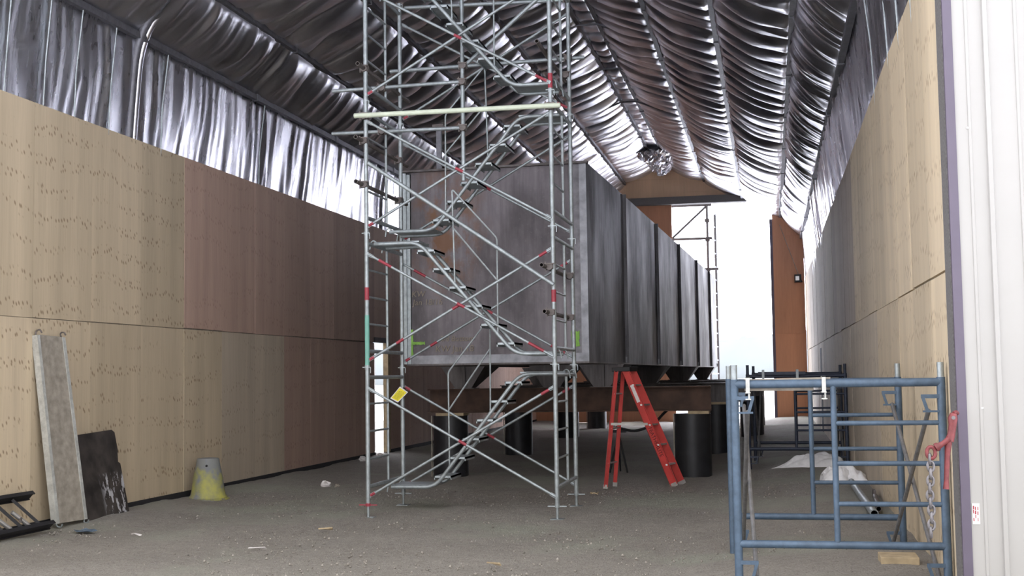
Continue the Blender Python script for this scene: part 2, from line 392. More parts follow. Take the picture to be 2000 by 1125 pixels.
# foil ceiling as real folds between the purlins
def make_ceiling():
    ys = np.arange(Y0-.1, Y1+.6, .035); rows = []
    prof = [(XC-w, z) for w, z in HALF]+[(XC+w, z) for w, z in reversed(HALF)]
    seg_n = [9, 18, 14, 20, 20, 18, 9, 18, 20, 20, 14, 18, 9]
    V = []; rowmat = []
    for k in range(len(prof)-1):
        (xa, za), (xb, zb) = prof[k], prof[k+1]; n = seg_n[k]
        dx, dz = xb-xa, zb-za; L = math.hypot(dx, dz); nx, nz = dz/L, -dx/L          # towards the inside
        kk = k if k <= 6 else 12-k
        wall = kk <= 1; haunch = kk == 2; ridge = kk == 6
        lam = (1.22, 1.22, .50, .74, .68, .64, .66)[kk]; amp = (.02, .028, .055, .085, .075, .065, .05)[kk]; sag = (.0, .02, .02, .055, .05, .045, .01)[kk]
        for i in range(n+(1 if k == len(prof)-2 else 0)):
            t = i/n; pin = math.sin(math.pi*t) if not wall else (1-t if k in (1,) else (t if k == 11 else 1))
            s0 = k*3.7+t*L
            tt = t if k <= 6 else 1-t
            ph = ys/lam+.9*(vnoise(ys*.35+k*11, ys*0+k)-.5)+.45*(vnoise(ys*.9+k*7, ys*0+t*2.2+k*5)-.5)+ (vnoise(np.array([k*3.1+t*3]), np.array([k+.3]))[0]-.5)*.25
            fr = ph-np.floor(ph)
            cell = np.floor(ph)
            am = .55+.9*vnoise(cell*.77+k*13, cell*.31)
            rdg = lambda q, o_: 1-np.abs(2*vnoise(q, q*0+o_)-1)
            if wall or haunch:
                yy = ys+.22*(vnoise(ys*.6+k*5, ys*0+t*2.0+k)-.5)+.05*(vnoise(ys*2.5+k, ys*0+t*4.0+k*2)-.5)
                reg = .45+1.1*vnoise(ys*.35+k*9, ys*0+t*.7)
                d = (.12 if haunch else .055)*reg*rdg(yy*2.1+k*17, k+.2+t*.25)+(.065 if haunch else .046)*reg*rdg(yy*4.7+k*7, k*2.3+t*.6)+.020*vnoise(yy*11+k, ys*0+t*1.5+k)
                d = d*(.25+.75*max(pin, 0)**.5 if haunch else 1)
            else:
                pil = np.abs(np.sin(np.pi*fr))**.42
                ple = (1-max(pin, 0))**1.5
                w2 = vnoise(ys*3.6+k*3, ys*0+t*1.2+k)-.5
                w3 = rdg(ys*4.5+k*9+.3*t, t*1.1+k*2)
                d = (1.95*amp*am*pil+.030*w2+.014*w3)*max(pin, 0)**.3+.05*ple*rdg(ys*3.4+k, k+t*2)
            d = d+sag*pin*(.75+.5*vnoise(ys*.4+k*2.2, ys*0+k*3.3)) if not wall else d
            x = xa+dx*t+nx*d; z = za+dz*t+nz*d
            rows.append(np.stack([x, ys, z], -1)); rowmat.append(0 if kk <= 1 else 1)
    V = np.stack(rows); nr, ny, _ = V.shape; idx = np.arange(nr*ny).reshape(nr, ny)
    f = np.stack([idx[:-1, :-1], idx[:-1, 1:], idx[1:, 1:], idx[1:, :-1]], -1).reshape(-1, 4)
    me = bpy.data.meshes.new('ceiling'); me.from_pydata(V.reshape(-1, 3).tolist(), [], f.tolist()); me.materials.append(MT['foil'])
    me.materials.append(MT['foil_roof']); mi = np.repeat(np.array(rowmat)[:nr-1], ny-1).astype(np.int32); me.polygons.foreach_set('material_index', mi)
    me.polygons.foreach_set('use_smooth', np.ones(len(me.polygons), bool))
    o = bpy.data.objects.new('ceiling', me); COL.objects.link(o); o['kind'] = 'structure'
    return o
ceil = make_ceiling()
# an opaque outer skin just outside the foil keeps daylight out
mb = MB(); prof = [(XC-w-.0, z) for w, z in HALF]+[(XC+w, z) for w, z in reversed(HALF)]
for (xa, za), (xb, zb) in zip(prof[:-1], prof[1:]):
    L = math.hypot(xb-xa, zb-za); ox, oz = -(zb-za)/L*.12, (xb-xa)/L*.12
    mb.add([(xa+ox, Y0-.1, za+oz), (xb+ox, Y0-.1, zb+oz), (xb+ox, Y1+.6, zb+oz), (xa+ox, Y1+.6, za+oz)], [(0, 1, 2, 3)])
    mb.add([(xb+ox*1.0, Y0-.1, zb+oz), (xb+ox, Y1+.6, zb+oz), (xb, Y1+.6, zb+.16), (xb, Y0-.1, zb+.16)], [(0, 1, 2, 3)])
mb.build('roof_cover', MT['white_metal'], ceil)
for sgn in (-1, 1):
    for w, z in PUR:
        m_ = MB(); x = XC+sgn*w
        m_.bar((x, Y0-.1, z), (x, Y1+.5, z), .085, .085)
        y = 11.0
        while y < Y1:                                       # splice sleeves
            m_.bar((x, y, z), (x, y+.10, z), .11, .11); y += 3.66
        m_.build('purlin', MT['purlin'], ceil)
def rib_pts(sgn, y):
    pts = [(XC+sgn*(w-.06), y, z-(.0 if w > 4 else .03)) for w, z in HALF[:4]]
    return arcpts([pts[0], pts[1], pts[2], (pts[2][0]*.25+pts[3][0]*.75, y, pts[2][2]*.25+pts[3][2]*.75)], .5, 6)
for y in (11.25, 14.62):
    MB().tube(rib_pts(-1, y), .06, 10).build('arch_rib', MT['purlin'], ceil, smooth=True)
    MB().tube([p-Vector((.01, 0, 0))+Vector((0, .13, 0)) for p in rib_pts(-1, y)], .055, 10).build('foil_sleeve', MT['foil'], ceil, smooth=True)
for sg, ys_ in ((-1, (11.85, 12.6, 13.25, 14.03, 15.40, 18.7)), (1, (10.6, 11.6, 12.6, 14.2))):
    for y in ys_:
        g_ = lambda w_: XC+sg*w_
        MB().tube([(g_(4.605), y, 4.5), (g_(4.57), y+random.uniform(-.03, .03), 5.3), (g_(4.49), y, 6.05)], .009, 6).build('seam_tape', MT['galv'], ceil)
for y in (17.0, 20.66, 24.3, 28.0, 31.6):
    MB().tube([(XC-.9, y, 8.33), (XC-.2, y, 8.60), (XC+.2, y, 8.60), (XC+.9, y, 8.33)], .022, 8).build('ridge_tie', MT['purlin'], ceil, smooth=True)
# torn insulation hanging at the ridge
def torn():
    rg = np.random.RandomState(8)
    for cy, s_ in ((39.2, .55), (41.3, .35)):
        n = 22; u = np.linspace(-1, 1, n); U, V_ = np.meshgrid(u, u, indexing='ij')
        X = XC+U*s_*.95+(rg.rand(n, n)-.5)*.12; Y = cy+V_*s_*1.5+(rg.rand(n, n)-.5)*.12
        Z = 8.52-.28*(1-U*U)*(1-V_*V_)+(rg.rand(n, n)-.5)*.16
        i = np.arange(n*n).reshape(n, n); f = np.stack([i[:-1, :-1], i[1:, :-1], i[1:, 1:], i[:-1, 1:]], -1).reshape(-1, 4)
        me = bpy.data.meshes.new('torn_foil'); me.from_pydata(np.stack([X, Y, Z], -1).reshape(-1, 3).tolist(), [], f.tolist()); me.materials.append(MT['foil'])
        o = bpy.data.objects.new('torn_foil', me); COL.objects.link(o); o.parent = ceil; o['label'] = 'torn crumpled foil hanging from the ridge'
torn()

# far end wall: gable panel over a dark header, plywood either side of the tall opening
def roofz(w):
    for (wa, za), (wb, zb) in zip(HALF[:-1], HALF[1:]):
        if wb <= w <= wa: return za+(zb-za)*(wa-w)/(wa-wb)
    return HALF[-1][1]
def roofw(z):
    for (wa, za), (wb, zb) in zip(HALF[:-1], HALF[1:]):
        if za <= z <= zb: return wa+(wb-wa)*(z-za)/(zb-za)
    return 4.6
wb_ = MB().prism([(XC-roofw(7.4), Y1, 7.40), (XC+roofw(7.4), Y1, 7.40), (XC+1.37, Y1, 8.24), (XC+.2, Y1, 8.76), (XC-.2, Y1, 8.76), (XC-1.37, Y1, 8.24)], (0, .08, 0)).build('wall_back', MT['osb']); wb_['kind'] = 'structure'
h0, h1 = 7.37, 7.62
MB().prism([(XC-roofw(h0)+.1, Y1-.25, h0), (XC+roofw(h0)-.05, Y1-.25, h0), (XC+roofw(h1)-.05, Y1-.25, h1), (XC-roofw(h1)+.1, Y1-.25, h1)], (0, .33, 0)).build('header_beam', MT['grey_trim'], wb_)
MB().box((XL, Y1, 0), (-3.16, Y1+.06, 7.4)).build('plywood_panel', MT['ply_end'], wb_)
mb = MB(); mb.prism([(.19, Y1, 0), (1.2, Y1, 0), (1.19, Y1, 6.08), (.50, Y1, 6.86), (.19, Y1, 7.0)], (0, .06, 0)); mb.build('plywood_panel', MT['ply_end'], wb_)
MB().box((.10, Y1-.02, 0), (.19, Y1+.12, 6.75)).build('opening_jamb', MT['purple_trim'], wb_)
MB().box((.19, Y1-.02, 2.9), (1.18, Y1, 6.2)).build('plywood_panel', MT['ply_end'], wb_)['label'] = 'darker upper sheet'

# front wall: white ribbed siding beside the doorway with a purple corner trim
mb = MB(); YW = 8.40; prof = []
x = 1.212
while x < 5:
    for dx, dy in ((0, 0), (.078, 0), (.082, -.006), (.098, -.006), (.102, 0), (.186, 0), (.192, -.018), (.218, -.018), (.224, 0)): prof.append((x+dx, YW+dy))
    x += .3
n = len(prof); vsx = [(a, b_, z) for z in (-.1, 6.0) for a, b_ in prof]
mb.add(vsx, [(i, i+1, n+i+1, n+i) for i in range(n-1)])
mb.box((1.26, YW+.03, -.1), (5, YW+.2, 6.0))
wf = mb.build('wall_front', MT['white_metal']); wf['kind'] = 'structure'
MB().box((1.158, YW-.012, -.1), (1.215, YW+.02, 6.0)).build('corner_trim', MT['purple_trim'], wf)
MB().box((1.150, YW+.02, -.1), (1.26, Y0+.0, 6.0)).build('jamb_strip', MT['grey_trim'], wf)
for x, z in ((1.289, 3.198), (1.308, 1.399), (1.30, 4.6)):
    MB().lathe((0, 0, 0), [(.009, 0), (.009, .004), (.004, .008)], 12).build('screw', MT['alu'], wf).matrix_local = Matrix.Translation((x, YW, z)) @ Matrix.Rotation(R(90), 4, 'X')
mb = MB(); mb.box((1.223, YW-.004, .67), (1.268, YW-.0005, .80)); mb.cur = 1
for k, (a, c, z) in enumerate(((1.228, 1.236, .775), (1.228, 1.234, .75), (1.240, 1.246, .77), (1.239, 1.247, .745), (1.241, 1.246, .72), (1.255, 1.260, .77), (1.254, 1.260, .74), (1.255, 1.259, .70), (1.229, 1.235, .70))):
    mb.box((a, YW-.0055, z-.012), (c, YW-.004, z+.010))
tag(mb.build('sticker', [MT['white_label'], MT['red_paint']], wf), 'small white sticker with red print')

# ------------------------------------------------------------------ text helper
def text_mesh(name, body, size, mat, parent, mat4, shear=0):
    cu = bpy.data.curves.new('text', 'FONT'); cu.body = body; cu.size = size; cu.extrude = .0008; cu.shear = shear
    o = bpy.data.objects.new('text', cu); COL.objects.link(o)
    dg = bpy.context.evaluated_depsgraph_get(); dg.update()
    me = bpy.data.meshes.new_from_object(o.evaluated_get(dg)); bpy.data.objects.remove(o); bpy.data.curves.remove(cu)
    me.materials.clear(); me.materials.append(mat)
    q = bpy.data.objects.new(name, me); COL.objects.link(q); q.parent = parent
    off = Vector((0, 0, 0)); p = parent
    while p is not None: off += p.location; p = p.parent
    q.matrix_local = Matrix.Translation(-off) @ mat4
    return q

# ------------------------------------------------------------------ steel tank
TK = R(2.1); TO = Vector((-2.47, 17.3, 0)); TW, TL, TZ0, TZ1 = 2.67, 22.6, 1.83, 4.645
tr = Vector((math.cos(TK), -math.sin(TK), 0)); td = Vector((math.sin(TK), math.cos(TK), 0))
def tp(u, v, z): return TO+tr*u+td*v+Vector((0, 0, z))      # u: 0 at right edge, -TW at left; v: depth
def tbox(mb, u0, u1, v0, v1, z0, z1):
    mb.hexa([tp(u0, v0, z0), tp(u1, v0, z0), tp(u1, v1, z0), tp(u0, v1, z0), tp(u0, v0, z1), tp(u1, v0, z1), tp(u1, v1, z1), tp(u0, v1, z1)])
    return mb
tank = thing('steel_tank', 'long dark steel box tank raised on beams inside the shed', 'tank', TO+Vector((-1.3, 2, 0)))
tbox(MB(), -TW+.08, -.08, .0, .02, TZ0+.12, TZ1-.03).build('front_plate', MT['tank_front'], tank)
mb = MB(); tbox(mb, -.10, 0, -.004, .02, TZ0, TZ1); mb.build('corner_strip', MT['tank_bare'], tank)
tbox(MB(), -.20, -.10, -.003, .019, TZ0+.12, TZ1-.03).build('weld_band', MT['tank_band'], tank)
mb = MB(); tbox(mb, -TW, -.10, -.004, .02, TZ0, TZ0+.12); mb.build('bottom_strip', MT['tank_bare'], tank)
mb = MB(); tbox(mb, -TW-.05, -TW+.02, -.05, .02, TZ0, TZ1-.04); tbox(mb, -TW-.05, -TW-.03, -.05, .12, TZ0, TZ1-.04); tbox(mb, -TW+.02, -TW+.07, -.02, .02, TZ0, TZ1-.06)
mb.build('edge_channel', MT['galv'], tank)
mb = MB(); tbox(mb, -TW-.03, .03, -.06, .04, TZ1-.03, TZ1); mb.build('top_flange', MT['tank_leg'], tank)
cuts = [0, 3.45, 7.75, 11.9, 16.2, 20.2, TL]
for k in range(6):
    mb = MB(); dv = .035 if k else 0
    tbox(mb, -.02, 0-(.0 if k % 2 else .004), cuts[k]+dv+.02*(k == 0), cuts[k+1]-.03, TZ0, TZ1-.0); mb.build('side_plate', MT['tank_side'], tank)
    if k:
        mb = MB(); tbox(mb, -.02, .055, cuts[k]-.03, cuts[k]+.0, TZ0, TZ1); tbox(mb, -.03, -.012, cuts[k], cuts[k]+.05, TZ0, TZ1)
        mb.build('stiffener', MT['tank_side'], tank)
    else:
        tbox(MB(), -.02, .0, 0, .02, TZ0, TZ1).build('corner_edge', MT['tank_bare'], tank)
    mb = MB(); tbox(mb, -.004, .022, cuts[k+1]-.05, cuts[k+1]-.03, TZ0+.005, TZ0+.10); mb.build('lug', MT['tank_bare'], tank)
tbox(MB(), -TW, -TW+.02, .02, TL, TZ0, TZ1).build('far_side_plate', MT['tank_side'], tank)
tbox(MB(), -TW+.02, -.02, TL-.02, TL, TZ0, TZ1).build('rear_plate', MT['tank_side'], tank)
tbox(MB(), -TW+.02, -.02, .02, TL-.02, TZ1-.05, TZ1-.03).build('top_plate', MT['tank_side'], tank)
tbox(MB(), -TW, 0, .0, TL, TZ0-.025, TZ0).build('bottom_plate', MT['tank_leg'], tank)
ROWS = [20.2, 26.0, 32.4, 38.0]
BT = 1.44
for k, y in enumerate(ROWS):
    v = (y-TO.y)/math.cos(TK)
    for uc in (-2.60, -1.12, -.30):
        c = tp(uc, v, 0); cx = c.x; mb = MB(); z1 = TZ0-.025; z0 = BT+.012
        t1, t0 = .37, .14
        mb.hexa([(cx-t0, y-.16, z0), (cx+t0, y-.16, z0), (cx+t0, y+.16, z0), (cx-t0, y+.16, z0), (cx-t1, y-.18, z1), (cx+t1, y-.18, z1), (cx+t1, y+1.0, z1), (cx-t1, y+1.0, z1)])
        mb.bar((cx+.02, y-.19, z0), (cx+.02, y-.22, z1), .05, .03, (0, 1, 0))
        mb.box((cx-.19, y-.2, z0-.012), (cx+.19, y+.2, z0))
        mb.build('tank_leg', MT['tank_leg'], tank)
tm = lambda x, z: Matrix.Translation((x, 17.286-(x+2.47)*math.tan(TK)*1.0, z)) @ Matrix.Rotation(-TK, 4, 'Z') @ Matrix.Rotation(R(90), 4, 'X')
text_mesh('chalk_writing', '3/8 Bottom', .11, MT['chalk'], tank, tm(-4.64, 2.15), .15)
text_mesh('chalk_writing', 'KW Jan 18', .13, MT['chalk'], tank, tm(-4.71, 2.00), .12)
text_mesh('chalk_writing', 'KW', .12, MT['chalk'], tank, tm(-5.06, 2.80), .15)
text_mesh('chalk_writing', 'Jan 18/16', .12, MT['chalk'], tank, tm(-5.04, 2.68), .12)
def spray(strokes, nm='spray_mark'):
    mb = MB()
    for a, b_, w in strokes:
        ya = 17.282-(a[0]+2.47)*math.tan(TK); yb = 17.282-(b_[0]+2.47)*math.tan(TK)
        rg = random.Random(int(a[0]*100)); P_ = []
        A_, B_ = Vector((a[0], ya, a[1])), Vector((b_[0], yb, b_[1])); d = (B_-A_).normalized(); nn = Vector((-d.z, 0, d.x))
        L_, R_ = [], []
        for i in range(9):
            c = lerp(A_, B_, i/8); q = w*(.6+.6*rg.random()); L_.append(c+nn*q); R_.append(c-nn*q)
        mb.prism(L_+R_[::-1], (0, .002, 0))
    mb.build(nm, MT['green_spray'], tank)
spray([((-5.06, 1.93), (-5.06, 2.33), .022), ((-5.05, 2.13), (-4.86, 2.13), .022)])
spray([((-2.72, 2.20), (-2.60, 2.20), .055), ((-2.64, 2.18), (-2.63, 2.04), .03)])

# ------------------------------------------------------------------ piles, beams, shims under the tank
def pile(x, y, label, top=1.0, group=None):
    t = thing('pipe_pile', label, 'pile', (x, y, 0), group)
    mb = MB(); mb.pipe((x, y, -.03), (x, y, top), .29, .27, 32); mb.build('pipe', MT['black_steel'], t, smooth=True)
    MB().box((x-.30, y-.14, -.0), (x-.284, y-.11, top)).build('weld_strip', MT['greywood'], t)
    MB().lathe((x, y, top-.02), [(.27, 0), (.27, .018)], 32).build('cap_plate', MT['black_steel'], t)
    return t
pl = 'thick black steel pipe pile '
PX = [[-5.22, -1.24], [-5.24, -1.10], [-5.22, -.49], [-5.22, -.49]]
PLAB = [[pl+'under the near beam behind the stair', pl+'under the near beam beside the red stepladder'],
        [pl+'with a thin wooden shim, second row below the scaffold stair', pl+'second row just behind the one beside the stepladder'],
        [pl+'third row, seen between the right scaffold poles', pl+'third row, standing alone before the far opening'],
        [pl+'last row in shadow under the tank', pl+'last row near the far opening']]
BX = [(-5.57, -.94), (-5.6, -.32), (-5.6, -.22), (-5.6, -.2)]
BLAB = ['rusty brown steel beam, nearest one across the front piles', 'dark steel beam just behind the nearest rusty beam', 'dark steel beam, third row under the tank', 'dark steel beam, last row under the tank near the far opening']
SLAB = [['flat pale wooden shim on the near pile behind the stair', 'flat pale wooden shim on the near pile beside the red stepladder'],
        ['wooden shim on the second-row pile below the stair', 'wooden shim on the second-row pile behind the stepladder one']]
for r_, y in enumerate(ROWS):
    for c_, x in enumerate(PX[r_]):
        pile(x, y, PLAB[r_][c_], 1.0 if r_ < 2 else 1.046)
        if r_ < 2:
            s_ = MB().box((x-.20+.14*c_*(r_ == 0), y-.22, 1.0), (x+.27, y+.22, 1.046)).build('wood_shim', MT['wood'])
            tag(s_, SLAB[r_][c_], 'shim', 'wooden shims on the piles')
    x0, x1 = BX[r_]; z0, z1 = 1.046, BT
    t = thing('steel_beam', BLAB[r_], 'beam', ((x0+x1)/2, y, z0))
    m_ = MT['beam_rust'] if r_ == 0 else MT['tank_leg']
    MB().box((x0, y-.012, z0+.018), (x1, y+.012, z1-.018)).build('web', m_, t)
    MB().box((x0, y-.16, z1-.018), (x1, y+.16, z1)).build('flange', m_, t)
    MB().box((x0, y-.16, z0), (x1, y+.16, z0+.018)).build('flange', m_, t)
t = thing('air_hose', 'black hose loop hanging under the rusty beam by the stepladder', 'hose', (-1.9, 20.3, .9))
MB().tube(arcpts([(-2.5, 20.4, .78), (-2.2, 20.5, .70), (-1.9, 20.5, .80), (-1.72, 20.45, 1.0), (-1.66, 20.4, 1.046)], .12), .022, 8).build('hose', MT['black'], t, smooth=True)
MB().tube([(-2.5, 20.4, .78), (-2.56, 20.4, .77)], .03, 8).build('fitting', MT['alu'], t)
t = thing('pipe_stand', 'small black pipe stand behind the red stepladder', 'stand', (-2.55, 21.2, 0))
mb = MB()
for dx, dy in ((-.15, -.1), (.15, -.1), (0, .16)): mb.tube([(-2.55, 21.2, .66), (-2.55+dx, 21.2+dy, -.01)], .016, 8)
mb.build('tripod_leg', MT['black'], t); MB().box((-2.68, 21.1, .66), (-2.42, 21.3, .71)).build('head', MT['black'], t)
MB().box((-2.66, 21.12, .71), (-2.44, 21.28, .74)).build('rest', MT['alu'], t)

# ------------------------------------------------------------------ scaffold tower
XA, XB, YF, YB = -4.69, -2.43, 14.22, 15.66
TH, TB = 1.60, .17
tower = thing('scaffold_tower', 'tall galvanised scaffold tower with zigzag stairs before the tank', 'scaffold', ((XA+XB)/2, (YF+YB)/2, 0))
PR = .027
for side, x in ((0, XA), (1, XB)):
    for k in range(4):
        z = TB+TH*k; zt = z+TH
        mb = MB(); ym = YF+.80
        mb.tube([(x, YF, z+.19), (x, YB, z+.19)], .024); mb.tube([(x, YF, zt-.12), (x, YB, zt-.12)], .024); mb.tube([(x, ym, z+.19), (x, ym, zt-.12)], .017, 8)
        fr_ = mb.build('end_frame', MT['galv'] if k < 2 else MT['galv'], tower, smooth=True)
        for yy in (YF, YB):
            m2 = MB(); m2.tube([(x, yy, z), (x, yy, zt)], PR, 12)
            if yy == YF:
                m2.cur = 1
                if side == 0 and k == 0: m2.cur = 2; m2.tube([(x, yy, zt-.02), (x, yy, zt-.0)], PR+.001, 12)
                if side == 0 and k == 1: m2.tube([(x, yy, z+.80), (x, yy, z+.95)], PR+.0015, 12); m2.cur = 2; m2.tube([(x, yy, z+.02), (x, yy, z+.62)], PR+.001, 12)
                if side == 1 and k == 1: m2.tube([(x, yy, z+.72), (x, yy, z+.86)], PR+.0015, 12)
                if side == 1 and k == 3: m2.tube([(x, yy, z+.02), (x, yy, z+.2)], PR+.0015, 12)
            m2.build('post', [MT['galv'], MT['red_paint'], MT['teal_paint']], fr_, smooth=True)
        for q in range(3):
            zr = z+.19+(q+1)*.325
            MB().tube([(x, YF, zr), (x, ym, zr)], .013, 8).build('rung', MT['galv'], fr_, smooth=True)
        for yy in (YF, YB):
            m2 = MB(); m2.bar((x-.05, yy-.03, zt), (x+.05, yy-.03, zt), .008, .008); m2.bar((x+.05, yy-.03, zt), (x+.05, yy-.03, zt-.07), .007, .007)
            m2.tube([(x, yy, zt-.025), (x, yy, zt+.025)], PR+.006, 12)
            m2.build('coupling_pin', MT['galv'], fr_)
    for yy in (YF, YB):
        z = gz(x, yy)
        mb = MB(); mb.tube([(x, yy, z+.0), (x, yy, TB+.1)], .016, 10); mb.box((x-.075, yy-.075, z-.01), (x+.075, yy+.075, z+.008))
        j = mb.build('base_jack', [MT['galv']], tower)
        m2 = MB(); m2.tube([(x, yy, TB-.035), (x, yy, TB)], .030, 12)
        m2.bar((x-.11, yy, TB-.02), (x+.11, yy, TB-.02), .02, .012)
        m2.build('jack_handle', MT['galv'] if side or yy > 15 else MT['red_paint'], j)
def brace(p, q, y, red):
    mb = MB(); r_ = .0165; a, b_ = Vector((p[0], y, p[1])), Vector((q[0], y, q[1]))
    mb.tube([a, b_], r_, 10); mb.cur = 1
    for t0, t1 in red: mb.tube([lerp(a, b_, t0), lerp(a, b_, t1)], r_+.0015, 10)
    mb.cur = 0
    for e, o_ in ((a, b_), (b_, a)):
        d = (o_-e).normalized(); mb.bar(e-d*.02, e+d*.07, .008, .04, (0, 0, 1))
    mb.build('cross_brace', [MT['galv'], MT['red_paint']], tower, smooth=True)
for k in range(4):
    zb, zt = TB+TH*k+.09, TB+TH*k+1.345
    for yy in (YF-.035, YB+.035):
        fr0 = yy < 15
        brace((XA+.03, zt), (XB-.01, zb), yy, [(.49, .53)]+([(.06, .13)] if k == 1 else [])+([(.0, .03)] if k == 0 and not fr0 else [])+([(.87, .95)] if k == 1 else [])+([(.93, .99)] if k == 3 else []))
        brace((XA+.03, zb), (XB-.01, zt), yy+.036, [(.0, .025)]+([(.93, .97)] if k < 2 else [])+([(.15, .19)] if k == 1 else [])+([(.46, .5)] if k == 1 and fr0 else []))
        MB().tube([((XA+XB)/2+.01, yy, (zb+zt)/2), ((XA+XB)/2+.01, yy+.045, (zb+zt)/2)], .012, 8).build('brace_pivot', MT['red_paint'], tower)
# guard tubes and loose tubes clamped across the tower
def gtube(p, q, r_=.024, m='galv', label=None):
    o = MB().pipe(p, q, r_, r_-.005, 14).build('guard_tube', MT[m], tower, smooth=True)
    if label: o['label'] = label
gtube((-4.80, 14.12, 4.78), (-2.30, 14.12, 4.765), .030, 'pale_tube', 'pale green tube')
gtube((-5.36, 14.92, 5.29), (-3.64, 14.92, 5.31))
gtube((-4.85, 15.75, 5.71), (-2.24, 15.75, 5.73), .026)
gtube((-5.37, 14.92, 4.742), (-3.648, 14.92, 4.727))
gtube((-4.72, 15.75, 6.56), (-2.43, 15.75, 6.50), .026)
gtube((-3.668, 14.96, 4.07), (-3.668, 14.96, 6.75), .026)
gtube((-3.66, 15.0, 5.52), (-2.60, 15.0, 6.40), .024)
gtube((-4.64, 14.15, 4.205), (-2.42, 14.15, 2.685), .024)
for x, z, ya, yb in ((-4.73, 4.49, 13.95, 16.1), (-4.73, 3.96, 13.95, 16.05), (-4.70, 5.37, 13.95, 16.1)): gtube((x, ya, z), (x, yb, z-.0), .025, 'galv_dark')
for x, z in ((-2.535, 5.49), (-2.52, 2.90), (-2.495, 2.37)): gtube((x, 13.95, z), (x, 16.0, z), .025, 'galv_dark')
def coupler(x, y, z):
    mb = MB(); mb.tube([(x-.045, y, z), (x+.045, y, z)], .042, 10); mb.tube([(x, y-.05, z), (x, y+.05, z)], .042, 10)
    mb.bar((x-.06, y-.05, z+.03), (x+.06, y-.05, z+.03), .014, .014); mb.bar((x-.05, y-.02, z-.05), (x-.05, y-.02, z+.06), .014, .014)
    mb.build('coupler', MT['galv_dark'], tower)
for p in ((-2.47, YF, 2.90), (-2.46, YB, 2.90), (-2.46, YF, 2.37), (-2.46, YB, 2.37), (-2.47, YB, 5.49), (-4.71, YF, 4.49), (-4.71, YB, 4.49), (-4.71, YF, 3.96), (-4.71, YB, 3.96), (-4.70, YF, 5.37),
          (-4.70, YF+.7, 5.29), (-4.70, YF+.7, 4.74), (-3.66, 14.94, 4.73), (-3.66, 14.94, 5.31), (-3.66, 14.98, 5.52), (-2.44, YB+.05, 5.725), (-2.43, YF-.05, 4.77), (-4.69, YF-.05, 4.78), (-2.44, YB+.05, 6.5), (-4.69, YB+.05, 6.56)):
    coupler(*p)
# stair flights
def flight(pts, y0, y1, treads, rail):
    """pts: stringer polyline in x,z ; the two stringers run at depths y0 and y1"""
    mb = MB()
    for yy in (y0, y1): mb.tube(arcpts([(x, yy, z) for x, z in pts], .14, 5), .024, 10)
    fl = mb.build('stair_flight', MT['galv'], tower, smooth=True)
    lo, hi = pts[1], pts[-2]
    for n_ in range(treads):
        t = (n_+.55)/treads; x = lo[0]+(hi[0]-lo[0])*t; z = lo[1]+(hi[1]-lo[1])*t
        m2 = MB(); m2.box((x-.11, y0-.0, z-.012), (x+.11, y1, z+.012)); m2.box((x-.11, y0, z-.035), (x-.10, y1, z+.012)); m2.box((x+.10, y0, z-.035), (x+.11, y1, z+.012))
        m2.build('tread', MT['galv'], fl)
    for a, b_ in ((pts[0], pts[1]), (pts[-2], pts[-1])):
        x0, x1 = sorted((a[0], b_[0])); z = (a[1]+b_[1])/2
        m2 = MB(); m2.box((x0, y0+.01, z+.008), (x1, y1-.01, z+.026)); m2.build('landing', MT['galv'], fl)
        e = pts[0] if a == pts[0] else pts[-1]; sg = -1 if e[0] < (pts[0][0]+pts[-1][0])/2 else 1
        for yy in (y0, y1):
            MB().tube(arcpts([(e[0]-sg*.05, yy, e[1]), (e[0]+sg*.0, yy, e[1]+.05), (e[0]+sg*.04, yy, e[1]+.03), (e[0]+sg*.055, yy, e[1]-.06)], .03), .009, 7).build('hook', MT['galv'], fl, smooth=True)
    m2 = MB()
    yr = y0-.005
    for pl_ in rail: m2.tube(arcpts([(x, yr, z) for x, z in pl_], .04, 4), .0105, 8)
    m2.build('handrail', MT['galv'], fl, smooth=True)
flight([(-4.66, .285), (-4.10, .285), (-3.01, 1.665), (-2.44, 1.665)], 15.05, 15.55, 6, [[(-3.91, .515), (-3.915, 1.70), (-3.375, 2.367), (-3.385, 1.202)], [(-3.908, 1.238), (-3.38, 1.98)]])
flight([(-2.44, 1.90), (-2.94, 1.90), (-4.10, 3.26), (-4.66, 3.255)], 14.42, 14.90, 6, [[(-3.655, 2.70), (-3.68, 3.89), (-3.136, 3.276), (-3.139, 2.153)], [(-3.67, 3.418), (-3.15, 2.789)]])
flight([(-4.66, 3.475), (-4.09, 3.475), (-2.98, 4.85), (-2.46, 4.85)], 15.05, 15.55, 6, [[(-3.925, 3.727), (-3.915, 4.933), (-3.40, 5.52), (-3.374, 4.379)], [(-3.921, 4.439), (-3.40, 5.02)]])
flight([(-2.44, 5.10), (-2.94, 5.10), (-4.10, 6.46), (-4.66, 6.46)], 14.42, 14.90, 6, [[(-3.655, 5.90), (-3.68, 7.0), (-3.136, 6.47), (-3.139, 5.353)]])

